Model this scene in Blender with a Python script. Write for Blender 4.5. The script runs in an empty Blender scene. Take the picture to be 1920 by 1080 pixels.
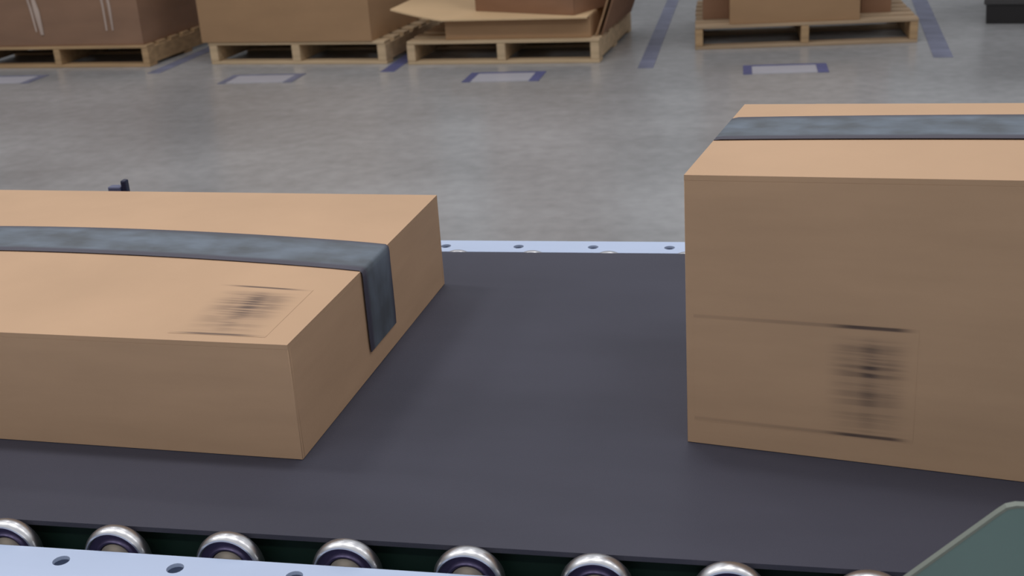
import bpy, bmesh, math, random
from mathutils import Vector, Matrix
random.seed(7)
PI = math.pi
SC = bpy.context.scene
COL = SC.collection

# ------------------------------------------------------------------ camera
cam_d = bpy.data.cameras.new('camera')
cam_d.sensor_width = 36.0
cam_d.lens = 2331.0 / 1920.0 * 36.0
cam_d.clip_start = 0.02
cam_d.clip_end = 200.0
cam_d.dof.use_dof = True
cam_d.dof.focus_distance = 1.05
cam_d.dof.aperture_fstop = 17.0
cam = bpy.data.objects.new('camera', cam_d)
COL.objects.link(cam)
R_ = Vector((0.9777, 0.2001, -0.0629)); U_ = Vector((-0.0146, 0.3640, 0.9313)); F_ = Vector((-0.2093, 0.9097, -0.3588))
M = Matrix((R_, U_, -F_)).transposed().to_4x4()
M.translation = Vector((0, 0, 1.3803))
cam.matrix_world = M
SC.camera = cam

# ------------------------------------------------------------------ world, lamps, exposure
SC.view_settings.view_transform = 'Standard'
SC.view_settings.look = 'None'
SC.view_settings.exposure = 0.0
SC.view_settings.gamma = 1.0
SC.view_settings.use_curve_mapping = False
W = bpy.data.worlds.new('warehouse_air'); SC.world = W
W.use_nodes = True
bg = W.node_tree.nodes['Background']
bg.inputs['Color'].default_value = (0.93, 0.96, 1.0, 1)
bg.inputs['Strength'].default_value = 0.53


def lamp(name, loc, power, size, col=(1.0, 0.975, 0.95)):
    d = bpy.data.lights.new(name, 'AREA')
    d.shape = 'RECTANGLE'; d.size = size[0]; d.size_y = size[1]
    d.energy = power; d.color = col
    o = bpy.data.objects.new(name, d); COL.objects.link(o)
    o.location = loc
    return o


# rows of high-bay lamps hanging over the hall
for ly, pw in ((-4.6, 58), (1.9, 74), (5.6, 22), (10.5, 12)):
    for lx, k in ((-7.4, 0.8), (-3.9, 1.0), (-0.4, 1.0), (3.1, 0.5), (6.6, 0.5)):
        lamp('high_bay_lamp', (lx, ly, 7.2), pw * k, (1.3, 0.5))


# ------------------------------------------------------------------ helpers
def new_bm():
    return bmesh.new()


def obj(name, bm, mat=None, parent=None, smooth=False, loc=None, rot=None):
    bmesh.ops.recalc_face_normals(bm, faces=bm.faces)
    me = bpy.data.meshes.new(name)
    bm.to_mesh(me); bm.free()
    if smooth:
        for p in me.polygons:
            p.use_smooth = True
        try:
            me.set_sharp_from_angle(angle=math.radians(40))
        except Exception:
            pass
    if mat:
        me.materials.append(mat)
    o = bpy.data.objects.new(name, me); COL.objects.link(o)
    if parent:
        o.parent = parent
    if loc:
        o.location = loc
    if rot:
        o.rotation_euler = rot
    return o


def dup(o, parent, loc=None):
    c = o.copy(); COL.objects.link(c); c.parent = parent
    if loc is not None:
        c.location = loc
    return c


def tag(o, label=None, cat=None, group=None, kind=None):
    if label: o['label'] = label
    if cat: o['category'] = cat
    if group: o['group'] = group
    if kind: o['kind'] = kind
    return o


def empty(name, loc, rz=0.0, label=None, cat=None, group=None):
    o = bpy.data.objects.new(name, None); COL.objects.link(o)
    o.location = loc; o.rotation_euler = (0, 0, rz)
    o.empty_display_size = 0.1
    return tag(o, label, cat, group)


def box(bm, x0, x1, y0, y1, z0, z1, bev=0.0, segs=2):
    b = bmesh.new()
    vs = [b.verts.new((x, y, z)) for z in (z0, z1) for y in (y0, y1) for x in (x0, x1)]
    for q in ((0, 2, 3, 1), (4, 5, 7, 6), (0, 1, 5, 4), (2, 6, 7, 3), (0, 4, 6, 2), (1, 3, 7, 5)):
        b.faces.new([vs[i] for i in q])
    if bev > 0:
        bmesh.ops.bevel(b, geom=list(b.edges), offset=bev, segments=segs, profile=0.5, affect='EDGES')
    t = bpy.data.meshes.new('tmp'); b.to_mesh(t); b.free()
    bm.from_mesh(t); bpy.data.meshes.remove(t)
    return bm


def slab(bm, grid, th):
    """grid[i][j] of top points -> closed slab of thickness th (downwards)."""
    n, m = len(grid), len(grid[0])
    top = [[bm.verts.new(p) for p in row] for row in grid]
    bot = [[bm.verts.new((p[0], p[1], p[2] - th)) for p in row] for row in grid]
    for i in range(n - 1):
        for j in range(m - 1):
            bm.faces.new((top[i][j], top[i + 1][j], top[i + 1][j + 1], top[i][j + 1]))
            bm.faces.new((bot[i][j], bot[i][j + 1], bot[i + 1][j + 1], bot[i + 1][j]))
    for i in range(n - 1):
        bm.faces.new((top[i][0], bot[i][0], bot[i + 1][0], top[i + 1][0]))
        bm.faces.new((top[i][-1], top[i + 1][-1], bot[i + 1][-1], bot[i][-1]))
    for j in range(m - 1):
        bm.faces.new((top[0][j], top[0][j + 1], bot[0][j + 1], bot[0][j]))
        bm.faces.new((top[-1][j], bot[-1][j], bot[-1][j + 1], top[-1][j + 1]))
    return bm


def lathe_y(bm, prof, seg=40):
    """profile of (radius, y) turned about the y axis."""
    rings = []
    for r, y in prof:
        if r < 1e-6:
            rings.append([bm.verts.new((0, y, 0))])
        else:
            rings.append([bm.verts.new((r * math.cos(2 * PI * k / seg), y, r * math.sin(2 * PI * k / seg))) for k in range(seg)])
    for a, b in zip(rings, rings[1:]):
        for k in range(seg):
            k2 = (k + 1) % seg
            if len(a) == 1 and len(b) == 1:
                continue
            if len(a) == 1:
                bm.faces.new((a[0], b[k], b[k2]))
            elif len(b) == 1:
                bm.faces.new((a[k], a[k2], b[0]))
            else:
                bm.faces.new((a[k], a[k2], b[k2], b[k]))
    return bm


def extrude_poly(bm, pts, axis, a, b):
    """pts 2-D polygon; axis 'y' (pts are x,z) or 'x' (pts are y,z); from a to b."""
    f = (lambda p, t: (p[0], t, p[1])) if axis == 'y' else (lambda p, t: (t, p[0], p[1]))
    A = [bm.verts.new(f(p, a)) for p in pts]; B = [bm.verts.new(f(p, b)) for p in pts]
    n = len(pts)
    bm.faces.new(A); bm.faces.new(B[::-1])
    for i in range(n):
        bm.faces.new((A[i], B[i], B[(i + 1) % n], A[(i + 1) % n]))
    return bm


# ------------------------------------------------------------------ materials
def mat(name, col, rough=0.6, metal=0.0, var=0.0, scale=(4, 4, 4), detail=4, bump=0.0, bscale=200, spec=0.5, col2=None):
    m = bpy.data.materials.new(name); m.use_nodes = True
    nt = m.node_tree; N = nt.nodes; L = nt.links
    p = N['Principled BSDF']
    p.inputs['Roughness'].default_value = rough
    p.inputs['Metallic'].default_value = metal
    p.inputs['Specular IOR Level'].default_value = spec
    p.inputs['Base Color'].default_value = (*col, 1)
    tc = N.new('ShaderNodeTexCoord')
    if var > 0 or col2:
        mp = N.new('ShaderNodeMapping'); mp.inputs['Scale'].default_value = scale
        L.new(tc.outputs['Object'], mp.inputs['Vector'])
        nz = N.new('ShaderNodeTexNoise'); nz.inputs['Scale'].default_value = 1.0; nz.inputs['Detail'].default_value = detail
        L.new(mp.outputs['Vector'], nz.inputs['Vector'])
        rp = N.new('ShaderNodeValToRGB')
        c2 = col2 if col2 else tuple(min(1, c * (1 + var)) for c in col)
        c1 = col if col2 else tuple(c * (1 - var) for c in col)
        rp.color_ramp.elements[0].position = 0.3; rp.color_ramp.elements[1].position = 0.7
        rp.color_ramp.elements[0].color = (*c1, 1); rp.color_ramp.elements[1].color = (*c2, 1)
        L.new(nz.outputs['Fac'], rp.inputs['Fac'])
        L.new(rp.outputs['Color'], p.inputs['Base Color'])
    if bump > 0:
        nb = N.new('ShaderNodeTexNoise'); nb.inputs['Scale'].default_value = bscale; nb.inputs['Detail'].default_value = 3
        L.new(tc.outputs['Object'], nb.inputs['Vector'])
        b = N.new('ShaderNodeBump'); b.inputs['Strength'].default_value = bump; b.inputs['Distance'].default_value = 0.002
        L.new(nb.outputs['Fac'], b.inputs['Height']); L.new(b.outputs['Normal'], p.inputs['Normal'])
    return m


CARD = (0.545, 0.358, 0.230)
m_card = mat('kraft_cardboard', CARD, 0.75, var=0.05, scale=(7, 7, 40), bump=0.05, bscale=350, spec=0.25)
m_card_in = mat('cardboard_raw_edge', (0.40, 0.27, 0.16), 0.85, var=0.1, scale=(60, 60, 60), spec=0.2)
m_card_far = mat('kraft_cardboard_stacked', (0.42, 0.26, 0.145), 0.8, var=0.06, scale=(3, 3, 8), spec=0.2)
m_card_dk = mat('brown_cardboard_dull', (0.30, 0.17, 0.105), 0.8, var=0.1, scale=(3, 3, 10), spec=0.2)
m_sheet = mat('pale_cardboard_sheet', (0.66, 0.47, 0.28), 0.8, var=0.05, scale=(3, 3, 8), spec=0.2)
m_wood = mat('pale_pine', (0.55, 0.41, 0.26), 0.75, var=0.16, scale=(1.5, 14, 30), bump=0.1, bscale=60, spec=0.25)
m_wood_dk = mat('aged_pine', (0.42, 0.28, 0.155), 0.8, var=0.22, scale=(1.5, 14, 30), bump=0.1, bscale=60, spec=0.25)
m_wood_grey = mat('weathered_pine', (0.40, 0.29, 0.19), 0.8, var=0.22, scale=(1.5, 14, 30), bump=0.1, bscale=60, spec=0.25)
m_belt = mat('black_rubber_belt', (0.059, 0.059, 0.082), 0.6, var=0.10, scale=(3, 9, 3), bump=0.15, bscale=900, spec=0.2)
m_rail = mat('white_painted_steel', (0.485, 0.575, 0.78), 0.35, var=0.03, scale=(5, 20, 5), spec=0.5)
m_frame = mat('dark_green_painted_steel', (0.010, 0.028, 0.020), 0.45, spec=0.4)
m_leg = mat('grey_painted_steel', (0.20, 0.24, 0.24), 0.5)
m_chrome = mat('polished_steel', (0.66, 0.66, 0.69), 0.30, metal=1.0)
m_race = mat('rail_tinted_steel_ring', (0.085, 0.07, 0.15), 0.32, metal=0.5)  # dark ring, with the rail's purple reflection painted into its colour
m_hub = mat('dull_zinc_hub', (0.36, 0.31, 0.26), 0.45, metal=0.4)
m_teal = mat('teal_painted_metal', (0.16, 0.245, 0.24), 0.5, var=0.05, scale=(12, 12, 12), bump=0.03, bscale=500)
m_teal_edge = mat('lit_plate_edge', (0.20, 0.225, 0.20), 0.5)  # pale tone stands in for light caught by the plate edge
m_blue = mat('blue_floor_tape', (0.09, 0.10, 0.23), 0.5, var=0.12, scale=(8, 3, 8))
m_blue_worn = mat('worn_blue_floor_tape', (0.16, 0.17, 0.25), 0.55, var=0.25, scale=(9, 4, 9))
m_paper = mat('white_laminated_sheet', (0.42, 0.42, 0.48), 0.4, var=0.04, scale=(5, 5, 5))
m_black = mat('black_plastic', (0.014, 0.012, 0.013), 0.4)
m_black_hi = mat('black_plastic_highlight', (0.05, 0.048, 0.05), 0.4)  # lighter grey paints in the highlight band on the black bin
m_dkblue = mat('dark_blue_plastic', (0.012, 0.016, 0.05), 0.4)
m_greyblue = mat('grey_blue_plastic', (0.10, 0.11, 0.20), 0.4)
m_pleat = mat('film_pleat_glint', (0.46, 0.36, 0.31), 0.25, var=0.15, scale=(30, 30, 4))  # whitish tone paints in the glints along the film pleats


def floor_mat():
    m = bpy.data.materials.new('sealed_concrete'); m.use_nodes = True
    nt = m.node_tree; N = nt.nodes; L = nt.links; p = N['Principled BSDF']
    tc = N.new('ShaderNodeTexCoord')
    mp = N.new('ShaderNodeMapping'); mp.inputs['Scale'].default_value = (0.55, 0.9, 1); mp.inputs['Location'].default_value = (3.1, 1.7, 0)
    L.new(tc.outputs['Object'], mp.inputs['Vector'])
    n1 = N.new('ShaderNodeTexNoise'); n1.inputs['Scale'].default_value = 1.1; n1.inputs['Detail'].default_value = 5; n1.inputs['Roughness'].default_value = 0.55
    L.new(mp.outputs['Vector'], n1.inputs['Vector'])
    rp = N.new('ShaderNodeValToRGB')
    rp.color_ramp.elements[0].position = 0.32; rp.color_ramp.elements[0].color = (0.270, 0.272, 0.281, 1)
    rp.color_ramp.elements[1].position = 0.68; rp.color_ramp.elements[1].color = (0.385, 0.388, 0.402, 1)
    L.new(n1.outputs['Fac'], rp.inputs['Fac'])
    n2 = N.new('ShaderNodeTexNoise'); n2.inputs['Scale'].default_value = 14; n2.inputs['Detail'].default_value = 4
    L.new(tc.outputs['Object'], n2.inputs['Vector'])
    mx = N.new('ShaderNodeMix'); mx.data_type = 'RGBA'; mx.blend_type = 'OVERLAY'
    mx.inputs[0].default_value = 0.22
    L.new(rp.outputs['Color'], mx.inputs[6]); L.new(n2.outputs['Fac'], mx.inputs[7])
    L.new(mx.outputs[2], p.inputs['Base Color'])
    rr = N.new('ShaderNodeMapRange'); rr.inputs['To Min'].default_value = 0.19; rr.inputs['To Max'].default_value = 0.30
    L.new(n1.outputs['Fac'], rr.inputs['Value']); L.new(rr.outputs['Result'], p.inputs['Roughness'])
    p.inputs['Specular IOR Level'].default_value = 0.5
    return m


def tape_mat():
    """printed blue grey packing tape: dark border lines, smudged print along its length (local x = length, y = width)."""
    m = bpy.data.materials.new('printed_packing_tape'); m.use_nodes = True
    nt = m.node_tree; N = nt.nodes; L = nt.links; p = N['Principled BSDF']
    uv = N.new('ShaderNodeUVMap'); uv.uv_map = 'UVMap'
    sp = N.new('ShaderNodeSeparateXYZ'); L.new(uv.outputs['UV'], sp.inputs[0])
    mp = N.new('ShaderNodeMapping'); mp.inputs['Scale'].default_value = (16, 2.6, 1)
    L.new(uv.outputs['UV'], mp.inputs['Vector'])
    nz = N.new('ShaderNodeTexNoise'); nz.inputs['Scale'].default_value = 1.0; nz.inputs['Detail'].default_value = 3
    L.new(mp.outputs['Vector'], nz.inputs['Vector'])
    rp = N.new('ShaderNodeValToRGB')
    rp.color_ramp.elements[0].position = 0.35; rp.color_ramp.elements[0].color = (0.075, 0.088, 0.105, 1)
    rp.color_ramp.elements[1].position = 0.68; rp.color_ramp.elements[1].color = (0.14, 0.175, 0.225, 1)
    L.new(nz.outputs['Fac'], rp.inputs['Fac'])
    # border lines along both edges
    bd = N.new('ShaderNodeValToRGB')
    e = bd.color_ramp.elements
    e[0].position = 0.0; e[0].color = (1, 1, 1, 1)
    e[1].position = 1.0; e[1].color = (1, 1, 1, 1)
    for pos, v in ((0.10, 1), (0.18, 0), (0.86, 0), (0.95, 0.55)):
        q = e.new(pos); q.color = (v, v, v, 1)
    L.new(sp.outputs['Y'], bd.inputs['Fac'])
    mx = N.new('ShaderNodeMix'); mx.data_type = 'RGBA'
    L.new(bd.outputs['Color'], mx.inputs[0])
    L.new(rp.outputs['Color'], mx.inputs[6]); mx.inputs[7].default_value = (0.055, 0.050, 0.075, 1)
    L.new(mx.outputs[2], p.inputs['Base Color'])
    p.inputs['Roughness'].default_value = 0.42
    return m


def print_mat(seed, thin_from):
    """smudged black flexo print on kraft: UV u along, v up; strong rules at top and bottom, faint text rows between."""
    m = bpy.data.materials.new('smudged_black_print'); m.use_nodes = True
    nt = m.node_tree; N = nt.nodes; L = nt.links; p = N['Principled BSDF']
    uv = N.new('ShaderNodeUVMap'); uv.uv_map = 'UVMap'
    sp = N.new('ShaderNodeSeparateXYZ'); L.new(uv.outputs['UV'], sp.inputs[0])

    def ramp(src, pts):
        r = N.new('ShaderNodeValToRGB'); e = r.color_ramp.elements
        r.color_ramp.interpolation = 'EASE'
        e[0].position, e[0].color = pts[0][0], (pts[0][1],) * 3 + (1,)
        e[1].position, e[1].color = pts[-1][0], (pts[-1][1],) * 3 + (1,)
        for a, v in pts[1:-1]:
            q = e.new(a); q.color = (v, v, v, 1)
        L.new(src, r.inputs['Fac']); return r.outputs['Color']

    def mul(a, b, op='MULTIPLY'):
        k = N.new('ShaderNodeMath'); k.operation = op; k.use_clamp = True
        L.new(a, k.inputs[0])
        if isinstance(b, float): k.inputs[1].default_value = b
        else: L.new(b, k.inputs[1])
        return k.outputs[0]
    u, v = sp.outputs['X'], sp.outputs['Y']
    # streaky rows
    mp = N.new('ShaderNodeMapping'); mp.inputs['Scale'].default_value = (1.6, 22, 1); mp.inputs['Location'].default_value = (seed, seed * 3.7, 0)
    L.new(uv.outputs['UV'], mp.inputs['Vector'])
    nz = N.new('ShaderNodeTexNoise'); nz.inputs['Scale'].default_value = 1; nz.inputs['Detail'].default_value = 2
    L.new(mp.outputs['Vector'], nz.inputs['Vector'])
    rows = ramp(nz.outputs['Fac'], [(0.38, 0.38), (0.58, 1.0)])
    a = thin_from
    w = 1 - a
    um = ramp(u, [(a + 0.02 * w, 0), (a + 0.36 * w, 0.55), (a + 0.52 * w, 1.0), (a + 0.68 * w, 0.6), (a + 0.98 * w, 0)])
    vm = ramp(v, [(0.08, 0.30), (0.30, 0.62), (0.48, 0.85), (0.62, 1.0), (0.80, 0.75), (0.92, 0.05)])
    body = mul(mul(mul(rows, um), vm), 0.92)
    # strong rules, fading at their ends, continuing as a hairline to the left
    ur = ramp(u, [(0.0, 0.16), (max(a, 0.01), 0.28), (a + 0.35 * w, 0.9), (a + 0.75 * w, 0.85), (1.0, 0.05)]) if a > 0.05 else ramp(u, [(0.0, 0.05), (0.35, 0.8), (0.65, 0.8), (1.0, 0.05)])
    vr = ramp(v, [(0.0, 0), (0.012, 1), (0.026, 1), (0.045, 0), (0.955, 0), (0.972, 1), (0.988, 1), (1.0, 0)])
    rule = mul(ur, vr)
    ink = mul(body, rule, 'MAXIMUM')
    mx = N.new('ShaderNodeMix'); mx.data_type = 'RGBA'
    L.new(ink, mx.inputs[0])
    tc = N.new('ShaderNodeTexCoord')
    m2 = N.new('ShaderNodeMapping'); m2.inputs['Scale'].default_value = (7, 7, 40)
    L.new(tc.outputs['Object'], m2.inputs['Vector'])
    n2 = N.new('ShaderNodeTexNoise'); n2.inputs['Scale'].default_value = 1.0; n2.inputs['Detail'].default_value = 4
    L.new(m2.outputs['Vector'], n2.inputs['Vector'])
    r2 = N.new('ShaderNodeValToRGB')
    r2.color_ramp.elements[0].position = 0.3; r2.color_ramp.elements[1].position = 0.7
    r2.color_ramp.elements[0].color = (*[c * 0.95 for c in CARD], 1); r2.color_ramp.elements[1].color = (*[c * 1.05 for c in CARD], 1)
    L.new(n2.outputs['Fac'], r2.inputs['Fac']); L.new(r2.outputs['Color'], mx.inputs[6])
    mx.inputs[7].default_value = (0.075, 0.055, 0.055, 1)
    L.new(mx.outputs[2], p.inputs['Base Color'])
    p.inputs['Roughness'].default_value = 0.75
    p.inputs['Specular IOR Level'].default_value = 0.25
    return m


def film_mat():
    m = bpy.data.materials.new('clear_stretch_film'); m.use_nodes = True
    nt = m.node_tree; N = nt.nodes; L = nt.links
    out = N['Material Output']; p = N['Principled BSDF']
    p.inputs['Base Color'].default_value = (0.5, 0.45, 0.42, 1); p.inputs['Roughness'].default_value = 0.25
    tr = N.new('ShaderNodeBsdfTransparent'); mx = N.new('ShaderNodeMixShader'); mx.inputs[0].default_value = 0.06
    L.new(tr.outputs[0], mx.inputs[1]); L.new(p.outputs[0], mx.inputs[2]); L.new(mx.outputs[0], out.inputs['Surface'])
    return m


m_floor = floor_mat(); m_tape = tape_mat(); m_film = film_mat()
m_print_l = print_mat(2.3, 0.0); m_print_r = print_mat(5.1, 0.58)


def strip(name, rows, parent, material, th=0.0006, smooth=True, zf=None, flat=False):
    """a thin closed ribbon; rows = list of (edge_a, edge_b) points along its length; UV u along the length, v across."""
    me = bpy.data.meshes.new(name)
    vs, uvs = [], []
    acc = [0.0]
    for (a, b), (c, d) in zip(rows, rows[1:]):
        acc.append(acc[-1] + (Vector(c) - Vector(a)).length)
    n = len(rows); m_ = 9
    nrm = []
    for i in range(n):
        i0, i1 = max(0, i - 1), min(n - 1, i + 1)
        t = Vector(rows[i1][0]) - Vector(rows[i0][0]); w = Vector(rows[i][1]) - Vector(rows[i][0])
        nrm.append(t.cross(w).normalized())
    for off in (1, 0):
        for i, (a, b) in enumerate(rows):
            for j in range(m_):
                f = j / (m_ - 1)
                q = Vector(a).lerp(Vector(b), f)
                if zf: q.z = zf(q.x, q.y)
                q += nrm[i] * (th * off)
                vs.append(q); uvs.append((acc[i] / acc[-1], f))
    fs = []
    K = n * m_
    for i in range(n - 1):
        for j in range(m_ - 1):
            a = i * m_ + j
            fs.append((a, a + m_, a + m_ + 1, a + 1)); fs.append((K + a, K + a + 1, K + a + m_ + 1, K + a + m_))
    for i in range(n - 1):
        a = i * m_; fs.append((a, K + a, K + a + m_, a + m_))
        a = i * m_ + m_ - 1; fs.append((a, a + m_, K + a + m_, K + a))
    for j in range(m_ - 1):
        a = j; fs.append((a, a + 1, K + a + 1, K + a))
        a = (n - 1) * m_ + j; fs.append((a, K + a, K + a + 1, a + 1))
    if flat:
        fs = [f for f in fs if max(f) < K]; vs = vs[:K]
    me.from_pydata([tuple(v) for v in vs], [], fs)
    ul = me.uv_layers.new(name='UVMap')
    for lp in me.loops:
        ul.data[lp.index].uv = uvs[lp.vertex_index]
    me.materials.append(material)
    if smooth:
        for p in me.polygons: p.use_smooth = True
        me.set_sharp_from_angle(angle=math.radians(45))
    o = bpy.data.objects.new(name, me); COL.objects.link(o); o.parent = parent
    return o


# ------------------------------------------------------------------ floor
bm = new_bm(); box(bm, -16, 14, -6, 24, -0.2, 0.0)
tag(obj('floor', bm, m_floor), kind='structure')
m_wall = mat('painted_block_wall', (0.5, 0.5, 0.5), 0.8, var=0.05, scale=(2, 2, 2))
for nm, q in (('wall_back', (-16.2, 14.2, 24.0, 24.2)), ('wall_front', (-16.2, 14.2, -6.2, -6.0)),
              ('wall_left', (-16.2, -16.0, -6.0, 24.0)), ('wall_right', (14.0, 14.2, -6.0, 24.0))):
    bm = new_bm(); box(bm, *q, -0.2, 7.5)
    tag(obj(nm, bm, m_wall), kind='structure')

# ------------------------------------------------------------------ belt conveyor
BZ = 0.9                       # belt top
YN, YF = 0.722, 1.331          # belt edges
X0, X1 = -2.6, 1.7
conv = empty('belt_conveyor', (0, 0, 0), 0,
             'long flat black belt conveyor with white drilled side rails and steel wheels', 'conveyor')
# belt loop
rp = 0.045
outer = []
cz = BZ - rp
for k in range(13):
    a = PI / 2 - PI * k / 12
    outer.append((X1 + rp * math.cos(a), cz + rp * math.sin(a)))
for k in range(13):
    a = -PI / 2 - PI * k / 12
    outer.append((X0 + rp * math.cos(a), cz + rp * math.sin(a)))
inner = []
ri = rp - 0.004
for k in range(13):
    a = PI / 2 - PI * k / 12
    inner.append((X1 + ri * math.cos(a), cz + ri * math.sin(a)))
for k in range(13):
    a = -PI / 2 - PI * k / 12
    inner.append((X0 + ri * math.cos(a), cz + ri * math.sin(a)))
bm = new_bm(); n = len(outer)
vo = [[bm.verts.new((x, y, z)) for x, z in outer] for y in (YN, YF)]
vi = [[bm.verts.new((x, y, z)) for x, z in inner] for y in (YN, YF)]
for k in range(n):
    k2 = (k + 1) % n
    bm.faces.new((vo[0][k], vo[0][k2], vo[1][k2], vo[1][k]))
    bm.faces.new((vi[0][k], vi[1][k], vi[1][k2], vi[0][k2]))
    for s in (0, 1):
        bm.faces.new((vo[s][k], vi[s][k], vi[s][k2], vo[s][k2]))
obj('belt', bm, m_belt, conv, smooth=True)
# pulleys
for px in (X0, X1):
    bm = new_bm()
    lathe_y(bm, [(0, YN + 0.004), (ri - 0.0005, YN + 0.004), (ri - 0.0005, YF - 0.004), (0, YF - 0.004)], 24)
    bmesh.ops.translate(bm, verts=bm.verts, vec=(px, 0, cz))
    obj('end_pulley', bm, m_leg, conv, smooth=True)
# slider bed and its frame under the belt
bm = new_bm(); box(bm, X0 + 0.07, X1 - 0.07, YN + 0.012, YF - 0.012, BZ - 0.012, BZ - 0.0045)
box(bm, X0 + 0.07, X1 - 0.07, YN + 0.012, YN + 0.016, BZ - 0.080, BZ - 0.012)
box(bm, X0 + 0.07, X1 - 0.07, YF - 0.016, YF - 0.012, BZ - 0.080, BZ - 0.012)
obj('slider_bed', bm, m_frame, conv)


# side rails: a drilled top flange, an inner web that carries the axles, an outer lip
def flange(y_in, y_out, hole_y, hole_x0, zt, th=0.003, hr=0.0063, p=0.09):
    bm = new_bm(); ya, yb = min(y_in, y_out), max(y_in, y_out)
    ns = 16
    k0 = math.floor((X0 - hole_x0) / p) + 1; k1 = math.floor((X1 - hole_x0) / p)
    for k in range(k0, k1):
        cx = hole_x0 + k * p; xa, xb = cx - p / 2, cx + p / 2
        # points of the rectangle hit by 16 rays
        ring = []
        rect = []
        for i in range(ns):
            a = 2 * PI * (i + 0.5) / ns
            c, s = math.cos(a), math.sin(a)
            ring.append((cx + hr * c, hole_y + hr * s))
        q = ns // 4
        # outer boundary split as 4 sides with corner points
        def side(a, b):
            return [(a[0] + (b[0] - a[0]) * t / q, a[1] + (b[1] - a[1]) * t / q) for t in range(q)]
        rect = side((xb, yb), (xa, yb)) + side((xa, yb), (xa, ya)) + side((xa, ya), (xb, ya)) + side((xb, ya), (xb, yb))
        sh = 2  # ring index of the 45 degree ray
        for z in (zt, zt - th):
            Rv = [bm.verts.new((x, y, z)) for x, y in rect]
            Cv = [bm.verts.new((ring[(i + sh) % ns][0], ring[(i + sh) % ns][1], z)) for i in range(ns)]
            for i in range(ns):
                bm.faces.new((Rv[i], Rv[(i + 1) % ns], Cv[(i + 1) % ns], Cv[i]))
            if z == zt: T = Cv
            else:
                for i in range(ns):
                    bm.faces.new((T[i], T[(i + 1) % ns], Cv[(i + 1) % ns], Cv[i]))
    bmesh.ops.remove_doubles(bm, verts=bm.verts, dist=1e-6)
    return bm, hole_x0 + k0 * p - p / 2, hole_x0 + k1 * p - p / 2


def side_rail(y_in, y_out, hole_y, hx, label):
    zt = BZ - 0.008
    bm, xa, xb = flange(y_in, y_out, hole_y, hx, zt)
    s = 1 if y_in > y_out else -1
    # inner web (closed by the flange above) and outer lip
    y0 = y_in - s * 0.003
    box(bm, xa, xb, min(y0, y_in), max(y0, y_in), zt - 0.085, zt - 0.0002)
    y0 = y_out + s * 0.003
    box(bm, xa, xb, min(y0, y_out), max(y0, y_out), zt - 0.085, zt - 0.0002)
    return tag(obj('side_rail', bm, m_rail, conv), label)


side_rail(0.6995, 0.640, 0.6845, -0.5068, 'wide white steel near side rail with drilled top flange')
side_rail(1.354, 1.394, 1.3735, -0.3945, 'narrow white steel far side rail with drilled top flange')
# added dark pans under the wheel troughs, so the gaps look black
for ya, yb in ((0.6997, YN + 0.0118), (YF - 0.0118, 1.3538)):
    bm = new_bm(); box(bm, X0 + 0.07, X1 - 0.07, ya, yb, BZ - 0.082, BZ - 0.078)
    obj('trough_blackout_pan', bm, m_frame, conv)

# skate wheels
RW = 0.026
bm = new_bm()
prof = [(0.0216, -0.0052), (0.0226, -0.0062), (0.0238, -0.0060), (0.0250, -0.0044), (0.0257, -0.0024), (RW, 0.0),
        (0.0257, 0.0024), (0.0250, 0.0044), (0.0238, 0.0060), (0.0226, 0.0062), (0.0216, 0.0052), (0.0216, -0.0052)]
lathe_y(bm, prof, 56)
w_proto = obj('wheel', bm, m_chrome, conv, smooth=True)
bm = new_bm()
lathe_y(bm, [(0.0128, -0.0026), (0.0138, -0.0044), (0.0152, -0.0048), (0.0162, -0.0040), (0.0170, -0.0026), (0.0190, -0.0030), (0.0205, -0.0040), (0.0215, -0.0046), (0.0215, 0.0050), (0.0128, 0.0050), (0.0128, -0.0026)], 48)
race_proto = obj('bearing_ring', bm, m_race, w_proto, smooth=True)
bm = new_bm()
lathe_y(bm, [(0.0, -0.0068), (0.0070, -0.0068), (0.0090, -0.0060), (0.0105, -0.0044), (0.0127, -0.0036), (0.0127, 0.0048), (0.0, 0.0048)], 48)
hub_proto = obj('wheel_hub', bm, m_hub, w_proto, smooth=True)
bm = new_bm()
lathe_y(bm, [(0, -0.0125), (0.0030, -0.0125), (0.0030, -0.0069), (0, -0.0069)], 12)
axle_proto = obj('axle_bolt', bm, m_hub, w_proto, smooth=True)
first = True
for hy, x0, zc in ((0.7128, -0.5686, BZ + 0.005 - RW), (1.3425, -0.372, BZ - 0.0020 - RW)):
    k0 = -13 if hy < 1 else -15
    for k in range(k0, k0 + 34):
        x = x0 + 0.09 * k
        if x < X0 + 0.1 or x > X1 - 0.1: continue
        if first:
            w_proto.location = (x, hy, zc); first = False; continue
        w = dup(w_proto, conv, (x, hy, zc))
        for ch in (race_proto, hub_proto, axle_proto):
            dup(ch, w)
        if hy > 1: w.rotation_euler = (0, 0, PI)

# legs
for lx in (-2.2, -0.9, 0.3, 1.4):
    for ly in (0.670, 1.374):
        bm = new_bm()
        box(bm, lx - 0.02, lx + 0.02, ly - 0.012, ly + 0.012, 0.008, BZ - 0.020, 0.002)
        box(bm, lx - 0.05, lx + 0.05, ly - 0.05, ly + 0.05, 0.0, 0.008)
        obj('leg', bm, m_leg, conv)
    bm = new_bm(); box(bm, lx - 0.015, lx + 0.015, 0.682, 1.362, 0.32, 0.36, 0.002)
    obj('cross_brace', bm, m_leg, conv)
    bm = new_bm(); box(bm, lx - 0.02, lx + 0.02, 0.6997, 1.3538, BZ - 0.115, BZ - 0.0835, 0.002)
    obj('cross_member', bm, m_frame, conv)


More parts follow.
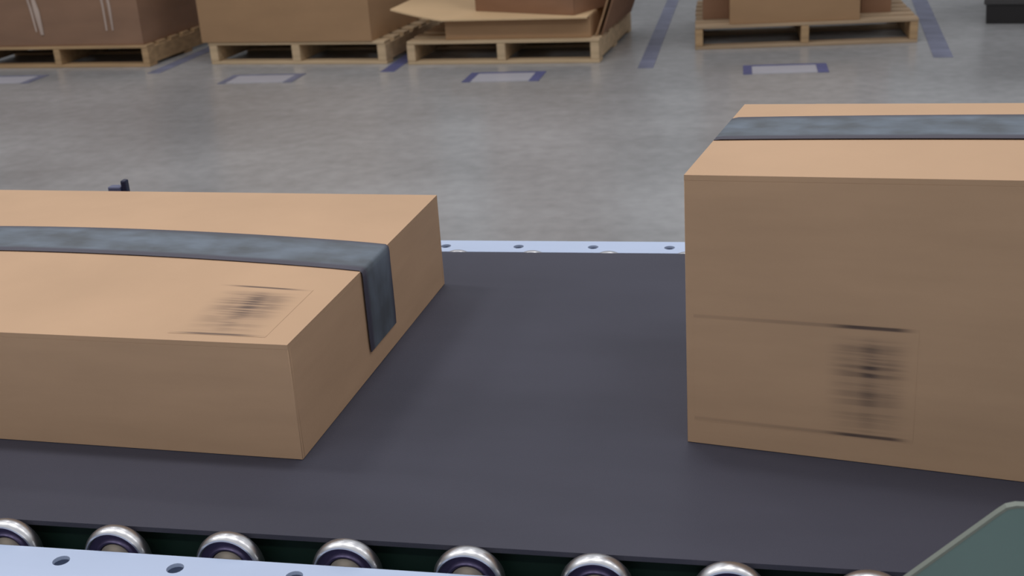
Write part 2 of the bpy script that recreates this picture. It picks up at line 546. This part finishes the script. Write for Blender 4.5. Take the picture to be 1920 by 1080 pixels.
# ------------------------------------------------------------------ cartons on the belt (local origin: front right / front left bottom corner)
def carton_shell(parent, x0, x1, d, h, material, flap_h=None, t=0.004, gap=0.0015, bulge=0.0, dents=None, n=24):
    """walls + two long top flaps meeting at the middle seam (seam runs along x)."""
    bm = new_bm()
    zt = h - t
    box(bm, x0, x1, 0, t, 0, zt, 0.0003, 1)
    box(bm, x0, x1, d - t, d, 0, zt, 0.0003, 1)
    box(bm, x0, x0 + t, t, d - t, 0, zt, 0.0003, 1)
    box(bm, x1 - t, x1, t, d - t, 0, zt, 0.0003, 1)
    box(bm, x0 + t, x1 - t, t, d - t, 0, t)
    body = obj('carton_body', bm, material, parent, smooth=True)
    m = 8
    for s in (0, 1):
        grid = []
        for i in range(n + 1):
            fx = i / n; x = x0 + (x1 - x0) * fx
            row = []
            for j in range(m + 1):
                fy = j / m
                y = fy * (d / 2 - gap) if s == 0 else d / 2 + gap + fy * (d / 2 - gap)
                fd = fy if s == 0 else 1 - fy
                b = bulge * math.sin(PI * min(max(fx, 0), 1)) ** 0.8 * math.sin(fd * PI / 2)
                if dents and s in dents:
                    for (cx, amp, sg) in dents[s]:
                        b += amp * math.exp(-((x - cx) / sg) ** 2) * max(0, math.sin(PI * min(1, fd * 2.0)))
                row.append((x, y, h + b))
            grid.append(row)
        bm = new_bm(); slab(bm, grid, t)
        obj('top_flap', bm, material, parent, smooth=True)
    return body


# long low carton: right end at the parent's x = 0, extends to -x
low = empty('shipping_carton', (-0.374, 0.831, BZ + 0.0003), math.radians(-2.4),
            'long low tan carton with blue-grey tape, lying at left on the black belt', 'carton', 'cartons riding the belt')
LL, LD, LH = 0.66, 0.396, 0.1015
BUL = 0.010
carton_shell(low, -LL, 0.0, LD, LH, m_card, bulge=BUL)


def ztop(x, x0, x1, h, bulge):
    fx = (x - x0) / (x1 - x0)
    return h + bulge * math.sin(PI * min(max(fx, 0), 1)) ** 0.8


rows = []
yc, hw = 0.199, 0.036
for i in range(41):
    x = -LL + 0.002 + (LL - 0.003) * i / 40
    z = ztop(x, -LL, 0, LH, BUL) + 0.0006
    sk = 0.006 * (1 - i / 40)
    rows.append(((x, yc - hw + sk, z - 0.0002), (x, yc + hw + sk, z - 0.0002)))
rows.append(((0.0012, yc - hw, LH - 0.0015), (0.0012, yc + hw, LH - 0.0015)))
rows.append(((0.0016, yc - hw, LH - 0.006), (0.0016, yc + hw, LH - 0.006)))
for z in (0.085, 0.07, 0.05, 0.035, 0.022):
    w_ = 0.0 if z > 0.03 else 0.001
    rows.append(((0.0014, yc - hw + w_, z), (0.0014, yc + hw - w_, z)))
strip('packing_tape', rows, low, m_tape, 0.0005)


def ztop_at(x, y, x0, x1, h, bulge, d):
    fx = (x - x0) / (x1 - x0); fd = min(y / (d / 2), (d - y) / (d / 2))
    return h + bulge * math.sin(PI * fx) ** 0.8 * math.sin(fd * PI / 2)


rows = []
for i in range(9):
    x = -0.110 + 0.086 * i / 8
    pr = []
    y0, y1 = 0.012, 0.112
    za = ztop_at(x, y0, -LL, 0, LH, BUL, LD) + 0.0004; zb = ztop_at(x, y1, -LL, 0, LH, BUL, LD) + 0.0002
    rows.append(((x, y0, za), (x, y1, zb)))
tag(strip('printed_symbol', rows, low, m_print_l, 0.00005, zf=lambda x, y: ztop_at(x, y, -LL, 0, LH, BUL, LD) + 0.0001, flat=True), 'smudged black printed square')

# tall carton, front left corner at the parent's origin
tall = empty('shipping_carton', (-0.069, 0.8878, BZ + 0.0003), math.radians(-9.5),
             'tall brown carton with black print on its front, standing at right on the black belt', 'carton', 'cartons riding the belt')
TL, TD, TH = 0.52, 0.227, 0.2213
carton_shell(tall, 0.0, TL, TD, TH, m_card, bulge=0.002, dents={1: [(0.075, 0.005, 0.030)]})
rows = []
tyc, thw = 0.135, 0.036
for z in (0.15, 0.17, 0.19, 0.21, TH - 0.004):
    rows.append(((-0.0008, tyc - thw, z), (-0.0008, tyc + thw, z)))
rows.append(((0.0006, tyc - thw, TH + 0.0002), (0.0006, tyc + thw, TH + 0.0002)))
for i in range(31):
    x = 0.006 + (TL - 0.008) * i / 30
    z = TH + 0.0022 * math.sin(PI * x / TL) ** 0.8 + 0.0007
    rows.append(((x, tyc - thw, z), (x, tyc + thw, z + 0.0005)))
strip('packing_tape', rows, tall, m_tape, 0.0005)
# the print on the front, with a hairline frame running to the left edge
px0, px1 = 0.006, 0.171
rows = []
for i in range(9):
    x = px0 + (px1 - px0) * i / 8
    rows.append(((x, -0.0001, 0.0205), (x, -0.0001, 0.1115)))
tag(strip('printed_symbol', rows, tall, m_print_r, 0.00005, flat=True), 'smudged black printed square inside a thin ruled frame')


# the carton is a little out of square: it grows towards its right end
for ch in [o for o in bpy.data.objects if o.parent == tall]:
    for v in ch.data.vertices:
        v.co.z *= 1 + 0.12 * v.co.x

# ------------------------------------------------------------------ teal guard panel at the near right
gp = empty('guard_panel', (0.30, 0.612, 0), 0,
           'teal green sheet metal guard with slanted edge, at lower right beside the near rail', 'guard')
zt = 1.0175
poly = [(0.126, zt), (0.1215, zt - 0.0012), (0.1175, zt - 0.0048), (-0.06, 0.835), (-0.06, 0.70), (0.66, 0.70), (0.66, zt)]
bm = new_bm()
extrude_poly(bm, [(x - 0.30, z) for x, z in poly], 'y', 0.0, 0.004)
obj('plate', bm, m_teal, gp)
# rim along the top and slanted edges, overhead light painted in as pale colour
bm = new_bm()
e_pts = [(0.66, zt), (0.126, zt), (0.1215, zt - 0.0012), (0.1175, zt - 0.0048), (-0.06, 0.835)]
def offs(p, k): return (p[0] + k[0] - 0.30, p[1] + k[1])
o1 = [(0, 0.0016), (-0.0005, 0.0016), (-0.0010, 0.0013), (-0.0012, 0.0011), (-0.0011, 0.0011)]
ring = [offs(p, (0, 0.0001)) for p in e_pts] + [offs(p, k) for p, k in list(zip(e_pts, o1))[::-1]]
ring = []
nq = len(e_pts)
A = [[bm.verts.new((p[0] - 0.30 + (k[0] if u else 0), yy, p[1] + (k[1] if u else 0.0001))) for p, k in zip(e_pts, o1)] for u in (0, 1) for yy in (-0.0003, 0.0043)]
lo_a, lo_b, hi_a, hi_b = A
for i in range(nq - 1):
    for P, Q in ((lo_a, hi_a), (hi_a, hi_b), (hi_b, lo_b), (lo_b, lo_a)):
        bm.faces.new((P[i], P[i + 1], Q[i + 1], Q[i]))
for i in (0, nq - 1):
    bm.faces.new((lo_a[i], hi_a[i], hi_b[i], lo_b[i]))
tag(obj('rim', bm, m_teal_edge, gp), 'pale edge along the slanted guard')
for px in (0.05, 0.30):
    bm = new_bm(); box(bm, px - 0.02, px + 0.02, -0.0402, -0.0002, 0.008, 0.86, 0.002)
    box(bm, px - 0.05, px + 0.05, -0.07, -0.0002, 0.0, 0.008)
    obj('post', bm, m_leg, gp)

# ------------------------------------------------------------------ small sensor on the far rail
sn = empty('sensor', (-0.810, 1.374, BZ - 0.008), 0,
           'small dark blue knob peeping over the back edge of the low carton', 'sensor')
bm = new_bm(); box(bm, -0.012, 0.012, -0.012, 0.012, 0, 0.003); box(bm, -0.0035, 0.0035, -0.002, 0.002, 0.003, 0.066)
obj('bracket', bm, m_leg, sn)
bm = new_bm(); box(bm, -0.018, 0.0, -0.006, 0.006, 0.066, 0.077, 0.002)
obj('housing', bm, m_greyblue, sn)
bm = new_bm(); box(bm, -0.0005 + 0.0006, 0.0075, -0.005, 0.005, 0.066, 0.085, 0.0022)
obj('knob', bm, m_dkblue, sn)


# ------------------------------------------------------------------ pallets
def board(parent, name, x0, x1, y0, y1, z0, z1, m, jig=0.0):
    bm = new_bm(); j = random.uniform(-jig, jig)
    box(bm, x0 + j, x1 + j, y0, y1, z0, z1, 0.002, 1)
    return obj(name, bm, m, parent)


PH = 0.138
def pallet(loc, rz, w, d, label, m_deck, m_str, sw=0.045):
    r = empty('pallet', loc, rz, label, 'pallet', 'wooden pallets in the back row')
    zb = 0.018; zd = PH - 0.018
    for k in range(3):
        cx = -w / 2 + sw / 2 + (w - sw) * k / 2
        bm = new_bm(); box(bm, cx - sw / 2, cx + sw / 2, 0.0, d, zb + 0.0003, zd - 0.0003, 0.003, 1)
        obj('stringer', bm, m_str, r)
    nb = 7; bw = 0.095
    for k in range(nb):
        y = (d - bw) * k / (nb - 1)
        board(r, 'deck_board', -w / 2, w / 2, y - 0.002, y + bw, zd, PH, m_deck, 0.004)
    for y in (0.0, d / 2 - bw / 2, d - bw):
        board(r, 'bottom_board', -w / 2, w / 2, y - 0.002, y + bw, 0.0, zb, m_deck, 0.003)
    return r


def pallet_carton(name, loc, rz, w, d, h, label, m, group='cartons loaded on the pallets', cat='carton', wrap=False, tape=True):
    """local origin: middle of the front bottom edge."""
    r = empty(name, loc, rz, label, cat, group)
    t = 0.008
    bm = new_bm()
    box(bm, -w / 2, w / 2, 0, t, 0, h - t, 0.003, 2)
    box(bm, -w / 2, w / 2, d - t, d, 0, h - t, 0.003, 2)
    box(bm, -w / 2, -w / 2 + t, t, d - t, 0, h - t)
    box(bm, w / 2 - t, w / 2, t, d - t, 0, h - t)
    box(bm, -w / 2 + t, w / 2 - t, t, d - t, 0, t)
    obj('carton_body', bm, m, r, smooth=True)
    for s in (0, 1):
        bm = new_bm()
        y0 = 0.0 if s == 0 else d / 2 + 0.003
        box(bm, -w / 2, w / 2, y0, y0 + d / 2 - 0.003, h - t + 0.0004, h, 0.002, 1)
        obj('top_flap', bm, m, r)
    if tape:
        bm = new_bm(); box(bm, -w / 2, w / 2, d / 2 - 0.03, d / 2 + 0.03, h + 0.0002, h + 0.001)
        obj('packing_tape', bm, m_tape_far, r)
    if wrap:
        bm = new_bm()
        e = 0.004
        pts = [(-w / 2 - e, -e), (w / 2 + e, -e), (w / 2 + e, d + e), (-w / 2 - e, d + e)]
        lo = [bm.verts.new((x, y, 0.012)) for x, y in pts]; hi = [bm.verts.new((x, y, h - 0.03)) for x, y in pts]
        for i in range(4):
            bm.faces.new((lo[i], lo[(i + 1) % 4], hi[(i + 1) % 4], hi[i]))
        f = obj('stretch_wrap', bm, m_film, r)
        tag(f, 'clear stretch film with upright pleats')
        for cx, z0, sl, wd in wrap:
            bm = new_bm()
            n = 14
            g = []
            for i in range(n + 1):
                z = z0 + (h - 0.06 - z0) * i / n
                x = cx - sl * (z - z0) * (1 if z < z0 + 0.3 else 0.8) + 0.004 * math.sin(i * 1.7)
                hw_ = wd * (0.7 + 0.3 * math.sin(i * 2.3 + cx * 9))
                g.append([(x - hw_, -e - 0.0005, z), (x - hw_ * 0.3, -e - 0.007, z), (x + hw_, -e - 0.0005, z)])
            vs = [[bm.verts.new(p) for p in row] for row in g]
            for i in range(n):
                for j in range(2):
                    bm.faces.new((vs[i][j], vs[i][j + 1], vs[i + 1][j + 1], vs[i + 1][j]))
            obj('film_pleat', bm, m_pleat, f)
    return r


m_tape_far = mat('brown_packing_tape', (0.36, 0.23, 0.12), 0.35)
# pallet 1: far left, shrink-wrapped load
pallet((-4.585, 7.275, 0), math.radians(-4.0), 1.34, 1.0, 'leftmost wooden pallet, under the film-wrapped brown load', m_wood_dk, m_wood_dk)
pallet_carton('wrapped_carton', (-4.61, 7.285, PH + 0.0005), math.radians(-4.0), 1.34, 0.98, 2.2,  # unseen upper height raised to shade the gap beside it
              'dark brown load in clear film with pleats, on the leftmost pallet', m_card_dk, cat='carton',
              wrap=[(-0.093, 0.095, 0.12, 0.010), (-0.055, 0.075, 0.10, 0.022), (0.425, 0.095, 0.02, 0.012), (0.47, 0.095, 0.02, 0.014), (-0.62, 0.09, 0.05, 0.015)])
# pallet 2
pallet((-2.915, 7.20, 0), math.radians(-6.0), 1.20, 1.0, 'pale wooden pallet under the plain square-sided brown carton', m_wood, m_wood, 0.055)
pallet_carton('bulk_carton', (-2.975, 7.195, PH + 0.0005), math.radians(-6.0), 1.16, 0.95, 2.3,  # height carried up out of view to darken the pallet gaps
              'big plain brown carton on the second pallet from the left', m_card_far)
# pallet 3
p3 = (-1.595, 7.06)
pallet((p3[0], p3[1], 0), math.radians(-3.5), 1.16, 1.05, 'pale wooden pallet under the bent cardboard sheet, third from left', m_wood, m_wood, 0.05)
pallet_carton('flat_carton', (-1.50, 7.085, PH + 0.0005), math.radians(-3.5), 0.87, 0.9, 0.118,
              'low brown carton squeezed under the bent cardboard sheet on third pallet', m_card_far, tape=False)
pz = PH + 0.0005 + 0.118
# bent cardboard sheet: left front corner kicks up and out
sh = empty('cardboard_sheet', (-1.50, 7.05, pz + 0.0008), math.radians(-3.5),
           'large pale bent cardboard sheet with raised left corner on third pallet', 'cardboard')
grid = []
n, mm = 30, 14
for i in range(n + 1):
    x = -0.74 + 1.17 * i / n
    row = []
    for j in range(mm + 1):
        fy = j / mm
        y = -0.035 + 0.93 * fy
        lift = 0.0
        if x < -0.435: lift = 0.17 * (-0.435 - x) + 0.18 * (-0.435 - x) ** 2
        row.append((x, y, 0.010 + lift))
    grid.append(row)
bm = new_bm(); slab(bm, grid, 0.009)
obj('sheet', bm, m_sheet, sh, smooth=True)
pallet_carton('tilted_carton', (-1.475, 7.185, pz + 0.0115), math.radians(-24), 0.70, 0.45, 1.7,  # made taller above the view, for shade between the pallets
              'brown carton set askew on the bent cardboard sheet', m_card_dk)
# ragged flattened cartons leaning over the right end of pallet 3
for k, (dx, dz, rz, tilt, lab) in enumerate(((0.0, 0.0, -5, 70, 'flattened carton leaning innermost at the right end of the third pallet'),
                                             (0.028, 0.0, -5, 70, 'flattened carton with torn edge leaning outermost at right of third pallet'))):
    fl = empty('flattened_carton', (-1.045 + dx, 7.10 + 0.02 * k, PH + 0.0015), math.radians(rz), lab, 'carton', 'flattened cartons beside the askew carton')
    bm = new_bm(); g = []
    nn = 12
    for i in range(nn + 1):
        y = 0.84 * i / nn
        top = 0.62 + 0.035 * math.sin(i * 2.1 + k) + (0.03 if i % 3 == k else 0)
        row = []
        for j in range(7):
            s = j / 6 * top
            a = math.radians(tilt)
            row.append((s * math.cos(a) + 0.005 * math.sin(3 * s + i * 0.6) * (j / 6), y + 0.012 * math.sin(j * 2 + k) * (1 if i in (0, nn) else 0), s * math.sin(a)))
        g.append(row)
    top = [[bm.verts.new(p) for p in row] for row in g]
    bot = [[bm.verts.new((p[0] + 0.008, p[1], p[2])) for p in row] for row in g]
    for i in range(nn):
        for j in range(6):
            bm.faces.new((top[i][j], top[i + 1][j], top[i + 1][j + 1], top[i][j + 1]))
            bm.faces.new((bot[i][j], bot[i][j + 1], bot[i + 1][j + 1], bot[i + 1][j]))
    for i in range(nn):
        for j in (0, 6):
            bm.faces.new((top[i][j], top[i + 1][j], bot[i + 1][j], bot[i][j]))
    for j in range(6):
        for i in (0, nn):
            bm.faces.new((top[i][j], top[i][j + 1], bot[i][j + 1], bot[i][j]))
    obj('panel', bm, m_card_dk if k else m_card_far, fl)
# pallet 4
pallet((0.13, 7.365, 0), math.radians(3.0), 1.25, 1.0, 'greyed wooden pallet standing alone at right behind the tall carton', m_wood_grey, m_wood_dk)
pallet_carton('bulk_carton', (0.068, 7.372, PH + 0.0005), math.radians(3.0), 0.73, 0.55, 1.2,
              'light brown front carton on the lone right-hand pallet', m_card_far)
pallet_carton('side_carton', (-0.385, 7.56, PH + 0.0005), math.radians(3.0), 0.155, 0.60, 1.25,
              'narrow dark carton at left of the light brown carton, lone right pallet', m_card_dk)
pallet_carton('side_carton', (0.535, 7.62, PH + 0.0005), math.radians(3.0), 0.17, 0.58, 1.1,
              'narrow dark carton at right of the light brown carton, lone right pallet', m_card_dk)

# ------------------------------------------------------------------ black bin at the far right
bn = empty('storage_bin', (1.735, 7.82, 0), math.radians(-9), 'black container on the floor at the top right corner', 'bin')
bm = new_bm()
w, d, h = 1.16, 0.8, 0.55
def bin_ring(x, z): return [(-x[0], 0 + x[1], z), (x[0], 0 + x[1], z), (x[0], d - x[1], z), (-x[0], d - x[1], z)]
rings = [bin_ring((w / 2 - 0.03, 0.03), 0.0), bin_ring((w / 2, 0.0), h), bin_ring((w / 2 - 0.02, 0.02), h), bin_ring((w / 2 - 0.05, 0.05), 0.015)]
vs = [[bm.verts.new(p) for p in r] for r in rings]
for a, b in zip(vs, vs[1:]):
    for i in range(4):
        bm.faces.new((a[i], a[(i + 1) % 4], b[(i + 1) % 4], b[i]))
bm.faces.new(vs[0]); bm.faces.new(vs[-1])
obj('bin_shell', bm, m_black, bn)
for z in (0.115, 0.30, 0.50):
    e = 0.012
    off = 0.03 * (1 - z / h)
    bm = new_bm()
    box(bm, -w / 2 + off - e, w / 2 - off + e, off - e, off + 0.004, z, z + 0.035, 0.004, 1)
    box(bm, -w / 2 + off - e, -w / 2 + off + 0.004, off + 0.004, d - off + e, z, z + 0.035, 0.004, 1)
    box(bm, w / 2 - off - 0.004, w / 2 - off + e, off + 0.004, d - off + e, z, z + 0.035, 0.004, 1)
    obj('rib', bm, m_black_hi, bn)

# ------------------------------------------------------------------ floor markings
def lane_tape(x0, y0, x1, y1, wd, label, m):
    d = Vector((x1 - x0, y1 - y0, 0)); L_ = d.length
    o = empty('floor_tape', (x0, y0, 0.0), math.atan2(d.y, d.x))
    COL.objects.unlink(o); bpy.data.objects.remove(o)
    bm = new_bm(); box(bm, 0, L_, -wd / 2, wd / 2, 0.0002, 0.0022)
    t = obj('floor_tape', bm, m, None, loc=(x0, y0, 0.0), rot=(0, 0, math.atan2(d.y, d.x)))
    return tag(t, label, 'tape', 'blue lane tapes between pallets')


lane_tape(-3.79, 7.02, -3.74, 9.4, 0.085, 'blue floor tape between the leftmost pallet and the second', m_blue_worn)
lane_tape(-2.245, 6.90, -2.245, 9.4, 0.085, 'blue floor tape between the second pallet and the third', m_blue)
lane_tape(-0.735, 6.84, -0.79, 9.6, 0.085, 'blue floor tape just right of the third pallet', m_blue_worn)
lane_tape(0.845, 6.95, 0.93, 9.6, 0.10, 'faded blue floor tape right of the lone right-hand pallet', m_blue_worn)


def placard(x0, x1, y0, y1, label, rz=0.0, tm=None):
    cx, cy = (x0 + x1) / 2, (y0 + y1) / 2
    r = empty('floor_placard', (cx, cy, 0), rz, label, 'placard', 'white floor placards in blue tape')
    w, d = (x1 - x0) / 2, (y1 - y0) / 2
    bm = new_bm(); box(bm, -w + 0.002, w - 0.002, -d + 0.01, d - 0.01, 0.0002, 0.0022)
    obj('sheet', bm, m_paper, r)
    for xa, xb, ya, yb in ((-w - 0.045, -w + 0.001, -d, d + 0.02), (w - 0.001, w + 0.055, -d, d + 0.02), (-w + 0.002, w - 0.002, d - 0.008, d + 0.022)):
        bm = new_bm(); box(bm, xa, xb, ya, yb, 0.0002, 0.0030)
        obj('tape_strip', bm, tm or m_blue, r)
    return r


placard(-5.0, -4.57, 6.80, 7.02, 'white placard taped to floor before the leftmost pallet', 0, m_blue_worn)
placard(-3.16, -2.80, 6.66, 6.88, 'white placard taped to floor before the second pallet', 0, m_blue_worn)
placard(-1.67, -1.34, 6.56, 6.79, 'white placard taped to floor before the bent cardboard sheet', 0)
placard(-0.155, 0.185, 6.62, 6.83, 'white placard taped to floor before the lone right pallet', math.radians(2))
